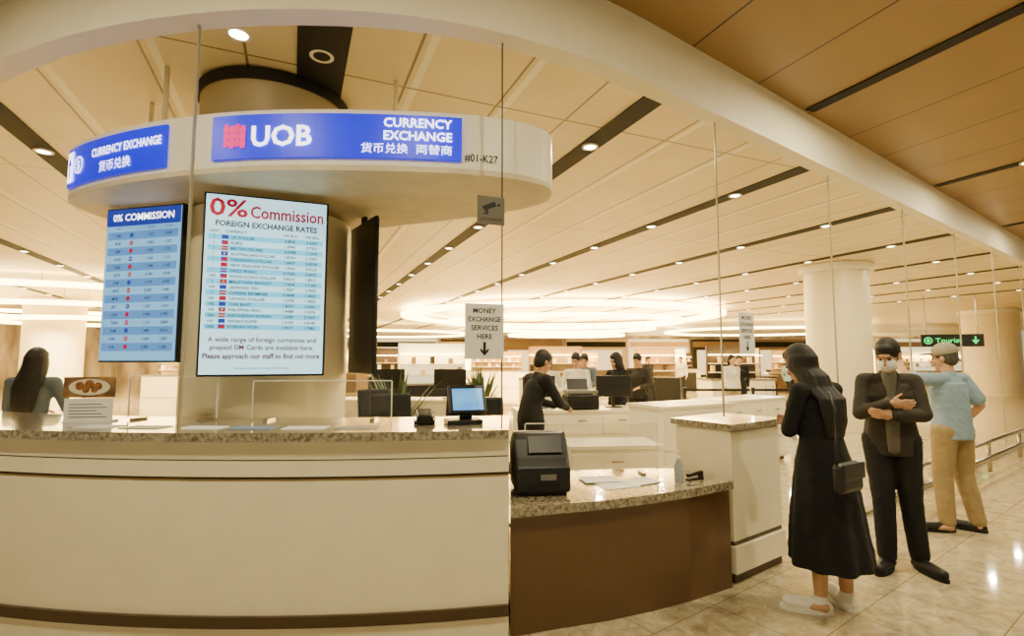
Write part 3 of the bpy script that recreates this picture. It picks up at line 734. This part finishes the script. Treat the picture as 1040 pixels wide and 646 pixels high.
def person(label,loc,heading,J0,voxel=.007,sc=1,female=False,sleeve='long',top=M_jacket,bmat=M_pants,shoes=M_shoe,hair='short',hmat=M_hair,mask=False,face=True,group=None,fit=1,dress=None,skin=M_skin,gname='shirt',hatmat=None,hem=None,loose=False):
    J=dict(DEF); J.update(J0)
    for k,v in J.items():
        if isinstance(v,tuple): J[k]=V(v)
    rot=math.atan2(-heading[0],heading[1])
    t=Thing('person',label,'person',(loc[0],loc[1],loc[2] if len(loc)>2 else 0),rot,group); t.e.scale=(sc,sc,sc)
    tw=.92 if female else 1
    X=(J['shoR']-J['shoL']).normalized(); RH=Rhead(J); hc=J['hed']; hs=.92
    def H(p): return hc+RH@(V(p)*hs)
    sm=(J['shoL']+J['shoR'])/2
    pr=[cap(J['pel'],.1,J['wai'],.088*tw,X,1.32),cap(J['wai'],.088*tw,J['che'],.102*tw,X,1.3),cap(J['che'],.1*tw,sm+V((0,0,-.04)),.07,X,1.45),
        cap(J['shoL'],.05*tw,J['shoR'],.05*tw),cap(sm,.065,J['nek'],.054),cap(J['nek'],.052,hc+V((0,-.01,-.03)),.05)]
    pr.append(ell(H((0,-.008,.03)),(.074*hs,.092*hs,.098*hs),RH)); pr.append(ell(H((0,.02,-.045)),(.057*hs,.072*hs,.084*hs),RH)); pr.append(ell(H((0,.07,-.108)),(.024,.02,.018),RH))
    pr.append(cap(H((0,.088,.012)),.009,H((0,.108,-.03)),.0135)); pr.append(ell(H((0,.087,.04)),(.045,.014,.012),RH))
    for s in (-1,1): pr.append(ell(H((s*.08,-.006,-.005)),(.010,.02,.031),RH)); pr.append(ell(H((s*.033,.075,-.03)),(.02,.02,.02),RH))
    pr.append(ell(H((0,.086,-.068)),(.022,.012,.009),RH))
    for s in 'LR':
        h_,k_,a_,to=J['hip'+s],J['kne'+s],J['ank'+s],J['toe'+s]
        pr+= [cap(h_,.085*(.95 if female else 1),k_,.053),cap(k_,.053,k_.lerp(a_,.35)+V((0,-.012,0)),.052),cap(k_.lerp(a_,.35)+V((0,-.012,0)),.052,a_,.036),cap(a_+V((0,-.02,-.04)),.035,to,.03,(to-a_).cross(V((0,0,1))),1.2)]
        sh,el,wr=J['sho'+s],J['elb'+s],J['wri'+s]
        pr+= [cap(sh,.048*tw,el,.038*tw),cap(el,.039*tw,el.lerp(wr,.3),.038*tw),cap(el.lerp(wr,.3),.038*tw,wr,.026*tw)]
        hd=J['hd'+s] or (wr-el); pr+=hand(wr,hd,J['side'+s],J['nrm'+s],J['curl'+s],.95 if female else 1)
    t.geo('body',blob('b',pr,voxel,2),skin,True,fix=False)
    if face:
        for s in (-1,1): t.geo('eye',ell(H((s*.032,.086,.008)),(.0125,.007,.006),RH),M_eye,True)
        if not mask: t.geo('mouth',ell(H((0,.096,-.068)),(.021,.005,.006),RH),M_lip,True)
        for s in (-1,1): t.geo('eyebrow',ell(H((s*.033,.093,.034)),(.019,.005,.004),RH),M_hair,True)
    cv=max(voxel,.008); f=fit
    g=[cap(J['pel']+V((0,0,.05)),.112*f,J['wai'],.104*tw*f,X,1.3),cap(J['wai'],.104*tw*f,J['che'],.117*tw*f,X,1.3),cap(J['che'],.115*tw*f,sm+V((0,0,-.04)),.082,X,1.5),cap(J['shoL']+V((0,0,-.008)),.06*tw,J['shoR']+V((0,0,-.008)),.06*tw),
       cap(sm+V((0,0,.01)),.066,J['nek']+V((0,0,-.01)),.062)]
    if not dress:
        pe,wa,ch=J['pel'],J['wai'],J['che']; hz=hem if hem else pe.z-.06
        secs=[(hz,pe.x,pe.y,.172*f,.132*f,.02),(pe.z+.02,pe.x,pe.y,.166*f,.128*f,.015)]
        if loose: secs+=[(wa.z,wa.x,wa.y,.152*f,.122*f,.01),(ch.z,ch.x,ch.y,.158*f,.122*f,.0),(ch.z+.08,ch.x,ch.y-.005,.14*f,.10*f,0)]
        else: secs+=[(wa.z,wa.x,wa.y,.135*tw*f,.105*tw*f,0)]
        g.append(loft(secs,16))
    for s in 'LR':
        sh,el,wr=J['sho'+s],J['elb'+s],J['wri'+s]
        if sleeve=='long': g+=[cap(sh+V((0,0,-.012)),.058*tw*min(f,1.04),el,.053*tw*min(f,1.04)),cap(el,.053*tw*min(f,1.04),el.lerp(wr,.92),.04*f),cap(el.lerp(wr,.75),.043*f,el.lerp(wr,.9),.045*f)]
        else: g+=[cap(sh+V((0,0,-.01)),.062*tw,sh.lerp(el,.75),.066*tw*f)]
    if dress: g=g[1:]+[loft(dress)]
    wr_=.005 if voxel<.01 else 0
    t.geo('dress' if dress else gname,blob('g',g,cv,2,wrinkle=wr_),top,True,fix=False)
    if not dress:
        g=[cap(J['pel']+V((0,0,.03)),.108,J['pel']+V((0,0,-.02)),.111,X,1.3)]
        for s in 'LR':
            h_,k_,a_=J['hip'+s],J['kne'+s],J['ank'+s]
            g+=[cap(h_,.098*f,k_,.072*f),cap(k_,.072*f,a_+V((0,0,.01)),.06*f)]
        t.geo('trousers',blob('g',g,cv,3,wrinkle=wr_),bmat,True,fix=False)
    for s in 'LR':
        a_,to=J['ank'+s],J['toe'+s]; dd=(to-a_); dd.z=0; dd.normalize(); sd=dd.cross(V((0,0,1)))
        g=[cap(a_+V((0,0,-.045))-dd*.02,.044,to+V((0,0,.008))+dd*.03,.037,sd,1.15),cap(a_+V((0,0,-.01)),.047,a_+V((0,0,-.04))+dd*.02,.05)]
        sh=t.geo('shoe',blob('g',g,cv,2,clampz=.002),shoes,True,fix=False)
        n=24; c=(a_+to)/2+dd*.008; L_=(to-a_).length/2+.07
        t.geo('sole',prism([tuple((V((c.x,c.y))+V((dd.x,dd.y))*L_*math.cos(q)+V((sd.x,sd.y))*.052*math.sin(q)))  for q in [2*math.pi*i/n for i in range(n)]],.001,.024),M_sneak if shoes==M_sneak else M_blackm,parent=sh)
    g=[ell(H((0,-.022,.05)),(.09*hs,.104*hs,.104*hs),RH),ell(H((0,-.045,.0)),(.084*hs,.078*hs,.088*hs),RH),ell(H((0,.045,.092)),(.062*hs,.05*hs,.04*hs),RH)]
    if hair=='bob': g+=[cap(H((s*.06,-.03,.0)),.045,H((s*.06,-.035,-.11)),.035) for s in (-1,1)]+[cap(H((0,-.06,0)),.06,H((0,-.065,-.12)),.045,X,1.6)]
    elif hair=='bun': g+=[ell(H((0,-.12,.03)),(.04,.04,.04),RH)]
    elif hair=='long':
        n_,c_=J['nek'],J['che']; am=.045
        g.append(loft([(c_.z-.19,c_.x,c_.y-.125,.07,.014,am*2.5),(c_.z-.09,c_.x,c_.y-.13,.098,.03,am*1.3),(c_.z+.05,c_.x,c_.y-.11,.114,.045,am),(n_.z-.02,n_.x,n_.y-.055,.118,.068,am),(n_.z+.05,n_.x,n_.y-.015,.108,.09,am*.6),(hc.z-.02,hc.x,hc.y-.02,.096,.098,.015),(hc.z+.05,hc.x,hc.y-.02,.088,.097,.005),(hc.z+.10,hc.x,hc.y-.015,.06,.07,0)],40,17,11))
    t.geo('hair',blob('g',g,min(cv,.0075) if voxel<.01 else cv,3 if hair=='long' else 2),hmat,True,fix=False)
    if hatmat:
        c_=t.geo('cap',blob('g',[ell(H((0,-.018,.075)),(.098*hs,.112*hs,.09*hs),RH)],.008,1),hatmat,True,fix=False)
        t.geo('cap_brim',blob('g',[ell(H((0,.12,.06)),(.07,.075,.010),RH)],.006,1),hatmat,True,parent=c_,fix=False)
    if mask:
        t.geo('face_mask',blob('g',[ell(H((0,.06,-.05)),(.064,.052,.056),RH),cap(H((0,.085,-.02)),.022,H((0,.085,-.07)),.026,RH@V((1,0,0)),1.5)],.006,2),M_maskm,True,fix=False)
        t.geo('mask_strap',join([tube([H((s*.05,.075,-.04)),H((s*.078,.03,-.02)),H((s*.086,-.005,-.0))],.002,5) for s in (-1,1)]),M_maskm)
    return t,J,H
Jw=dict(pel=(0,.0,.92),wai=(0,.0,1.05),che=(0,.03,1.24),nek=(-.01,.06,1.385),hed=(-.02,.12,1.505),shoL=(-.155,.02,1.345),shoR=(.15,.02,1.345),
 elbL=(-.20,.07,1.09),elbR=(.20,.09,1.09),wriL=(-.03,.19,1.08),wriR=(.02,.22,1.12),hdL=(.9,.2,.1),hdR=(-.9,.2,.1),sideL=(0,.3,1),sideR=(0,.3,1),nrmL=(0,-1,0),nrmR=(0,-1,0),
 kneL=(-.09,.0,.48),kneR=(.09,-.02,.48),hipL=(-.08,0,.88),hipR=(.08,0,.88),ankL=(-.10,-.02,.085),ankR=(.10,-.04,.085),toeL=(-.22,.07,.04),toeR=(.16,.10,.04),yaw=.0,pitch=-.4)
person('long-haired woman in long black dress and white sneakers beside the counter',(2.05,3.44),(-.36,.93),Jw,.007,1.04,True,'long',M_dress,shoes=M_sneak,hair='long',face=True,
  dress=[(.275,0,-.02,.245,.22,.06),(.34,0,-.02,.24,.215,.06),(.5,0,-.01,.222,.2,.05),(.7,0,-.01,.198,.178,.035),(.88,0,0,.172,.152,.015),(.98,0,.0,.15,.13,.0),(1.06,0,.01,.135,.112,0),(1.14,0,.02,.14,.112,0)])
b=Thing('shoulder_bag','dark leather shoulder bag hanging beside the woman','bag',(2.03,3.16,.80),math.atan2(.5,.86))
b.box('bag_body',(.25,.07,.18),(.0,0,.09),M_bag,.03); b.box('flap',(.24,.018,.10),(0,-.035,.13),M_bag,.008); b.geo('strap',tube([(-.12,.0,.17),(-.09,.01,.34),(-.05,.03,.50),(-.02,.08,.60)],.008,6),M_bag,True)
Jm=dict(pel=(0,-.05,.93),wai=(0,-.05,1.06),che=(0,-.03,1.25),nek=(0,-.02,1.42),hed=(.0,.05,1.55),shoL=(-.155,-.03,1.365),shoR=(.155,-.03,1.365),
 elbL=(-.195,.05,1.11),elbR=(.195,.05,1.11),wriL=(.0,.19,1.11),wriR=(.02,.19,1.20),hdL=(1,.05,.1),hdR=(-1,.05,-.05),sideL=(0,.2,1),sideR=(0,.2,1),nrmL=(0,-1,0),nrmR=(0,-1,0),
 hipL=(-.09,-.05,.9),hipR=(.09,-.05,.9),kneL=(-.09,.02,.49),kneR=(.08,.06,.49),ankL=(-.12,.04,.085),ankR=(.08,.12,.085),toeL=(-.2,.2,.035),toeR=(.14,.29,.035),pitch=-.5,yaw=-.4)
t,J,H=person('man in dark jacket and white face mask standing with folded arms',(3.04,4.16),(-.50,-.86),Jm,.007,1.05,False,'long',M_jacket,hair='short',mask=True,gname='jacket',fit=1.06,hem=.80,loose=True)
t.geo('inner_shirt',blob('g',[cap((0,.078,1.22),.035,(0,.022,1.40),.05,V((1,0,0)),1.0),cap((0,.082,.84),.026,(0,.08,1.22),.036,V((1,0,0)),1.5)],.008,1),M_greysh,True,fix=False)
Jb=dict(shoL=(-.18,0,1.39),shoR=(.18,0,1.39),elbL=(-.42,.08,1.38),wriL=(-.28,.24,1.54),hdL=(.5,.3,.6),sideL=(0,.3,1),nrmL=(.3,1,0),
 elbR=(.26,-.08,1.14),wriR=(.21,.07,.93),kneL=(-.1,.04,.5),kneR=(.11,.0,.5),ankL=(-.11,.02,.085),ankR=(.16,-.06,.085),toeL=(-.26,.10,.035),toeR=(.08,.09,.035),hipL=(-.1,0,.91),hipR=(.1,0,.91),yaw=.35,pitch=-.1)
t,J,H=person('man in pale blue shirt and khaki trousers raising one hand',(4.17,4.92),(-.28,.96),Jb,.007,1.02,False,'short',M_polo,bmat=M_khaki,hair='short',hmat=M_hairg,fit=1.1,gname='polo_shirt',hatmat=M_cap,hem=.84,loose=True)
M_wshirt=pmat('white_blouse',(236,230,214),.8); M_gblue=pmat('slate_blouse',(92,104,116),.8)
work=dict(elbL=(-.24,.08,1.14),elbR=(.24,.08,1.14),wriL=(-.12,.30,1.10),wriR=(.12,.30,1.10),nrmL=(0,0,-1),nrmR=(0,0,-1),sideL=(1,0,0),sideR=(-1,0,0),pitch=-.35)
wb=dict(work); wb.update(che=(0,.07,1.24),nek=(0,.10,1.39),hed=(0,.16,1.52),shoL=(-.175,.09,1.35),shoR=(.175,.09,1.35),elbL=(-.24,.2,1.1),elbR=(.24,.2,1.1),wriL=(-.1,.4,1.04),wriR=(.1,.4,1.04))
person('staff member in black uniform bending over a desk',(.20,5.6),(.85,.5),wb,.012,1.03,False,'long',M_pants)
person('dark-haired staff member in slate blouse behind the counter',(-4.5,4.85),(-.2,1),dict(work,pitch=-.2),.012,1.0,True,'long',M_gblue,hair='long',face=False)
person('staff member in white blouse talking at the cabinets',(.58,8.5),(.3,-1),work,.014,.98,True,'long',M_wshirt,hair='bob')
person('staff member in white shirt beside the cabinets',(1.08,8.6),(-.5,-1),work,.014,1.0,True,'long',M_wshirt,hair='bun')
person('staff member in black top beside the cabinets',(1.68,8.2),(-.8,-.5),work,.014,1.0,True,'long',M_dress,hair='long')
person('staff member in slate top behind the white cabinets',(1.4,9.9),(-.3,-1),work,.014,1.0,False,'long',M_gblue,hair='short')
person('staff member in charcoal jacket behind the white cabinets',(2.3,9.4),(-.6,-1),work,.014,1.0,False,'long',M_jacket,hair='short')
walk=dict(kneL=(-.09,.16,.5),ankL=(-.09,.22,.085),toeL=(-.1,.38,.035),kneR=(.09,-.02,.5),ankR=(.09,-.22,.12),toeR=(.1,-.07,.035),elbL=(-.22,-.08,1.12),wriL=(-.2,.0,.88),elbR=(.22,.05,1.12),wriR=(.2,.2,.92))
tr=[((5.2,12.2),(.2,-1),M_wshirt,M_khaki,'bob',True),((6.0,13.6),(-.3,-1),M_dress,M_pants,'short',False),((8.9,16.5),(1,.2),M_polo,M_pants,'short',False),((10.4,17.4),(-1,.2),M_jacket,M_pants,'bun',True),((-5.6,13.4),(.6,-1),M_dress,M_pants,'short',False),((-3.2,18),(1,0),M_wshirt,M_pants,'bob',True),((4.6,17.4),(.5,-1),M_jacket,M_pants,'short',False),((6.9,21),(-.5,-1),M_wshirt,M_pants,'short',False)]
for i,(l,h_,a,b_,hr_,fm) in enumerate(tr):
    person('traveller in %s top walking through the hall'%({M_wshirt:'white',M_dress:'black',M_polo:'pale blue',M_jacket:'charcoal',M_gblue:'slate'}[a]),l,h_,walk,.02,1,fm,'long',a,bmat=b_,hair=hr_,face=False)
t=Thing('suitcase','small upright trolley suitcase beside a traveller','suitcase',(6.0,11.9,0),.2)
t.box('shell',(.38,.24,.55),(0,0,.325),pmat('suitcase_shell',(120,110,96),.3),.04); t.geo('pull_handle',tube([(-.1,.08,.6),(-.1,.08,.98),(.1,.08,.98),(.1,.08,.6)],.01,6),M_steel)
for sx in (-.14,.14):
    for sy in (-.07,.07): t.geo('wheel',lathe([(.02,.0),(.025,.02),(.02,.05)],(sx,sy,0),10),M_black)
# ---------------------------------------------------------------- lights
LC=(1,.87,.54)
def area(x,y,z,size,power,rot=(0,0,0),col=LC):
    l=bpy.data.lights.new('lamp','AREA'); l.shape='DISK'; l.size=size; l.energy=power; l.color=col
    o=bpy.data.objects.new('ceiling_lamp',l); COL.objects.link(o); o.location=(x,y,z); o.rotation_euler=rot
for i,(x,y,z) in enumerate(spots): area(x,y,z,.11,62 if y>1.7 else 36)
for x,y,p in ((2.6,24,1000),(-15,17,600),(16,30,800),(-6,30,700)): area(x,y,2.65,3,p)
w=bpy.data.worlds.new('world'); bpy.context.scene.world=w; w.use_nodes=True
bg=w.node_tree.nodes['Background']; bg.inputs[0].default_value=(1,.87,.53,1); bg.inputs[1].default_value=.62
cam=bpy.data.objects.new('camera',bpy.data.cameras.new('camera')); cam.data.lens=18; cam.data.sensor_width=36
cam.location=(0,0,1.6); cam.rotation_euler=(math.radians(94.6),0,0); COL.objects.link(cam); bpy.context.scene.camera=cam
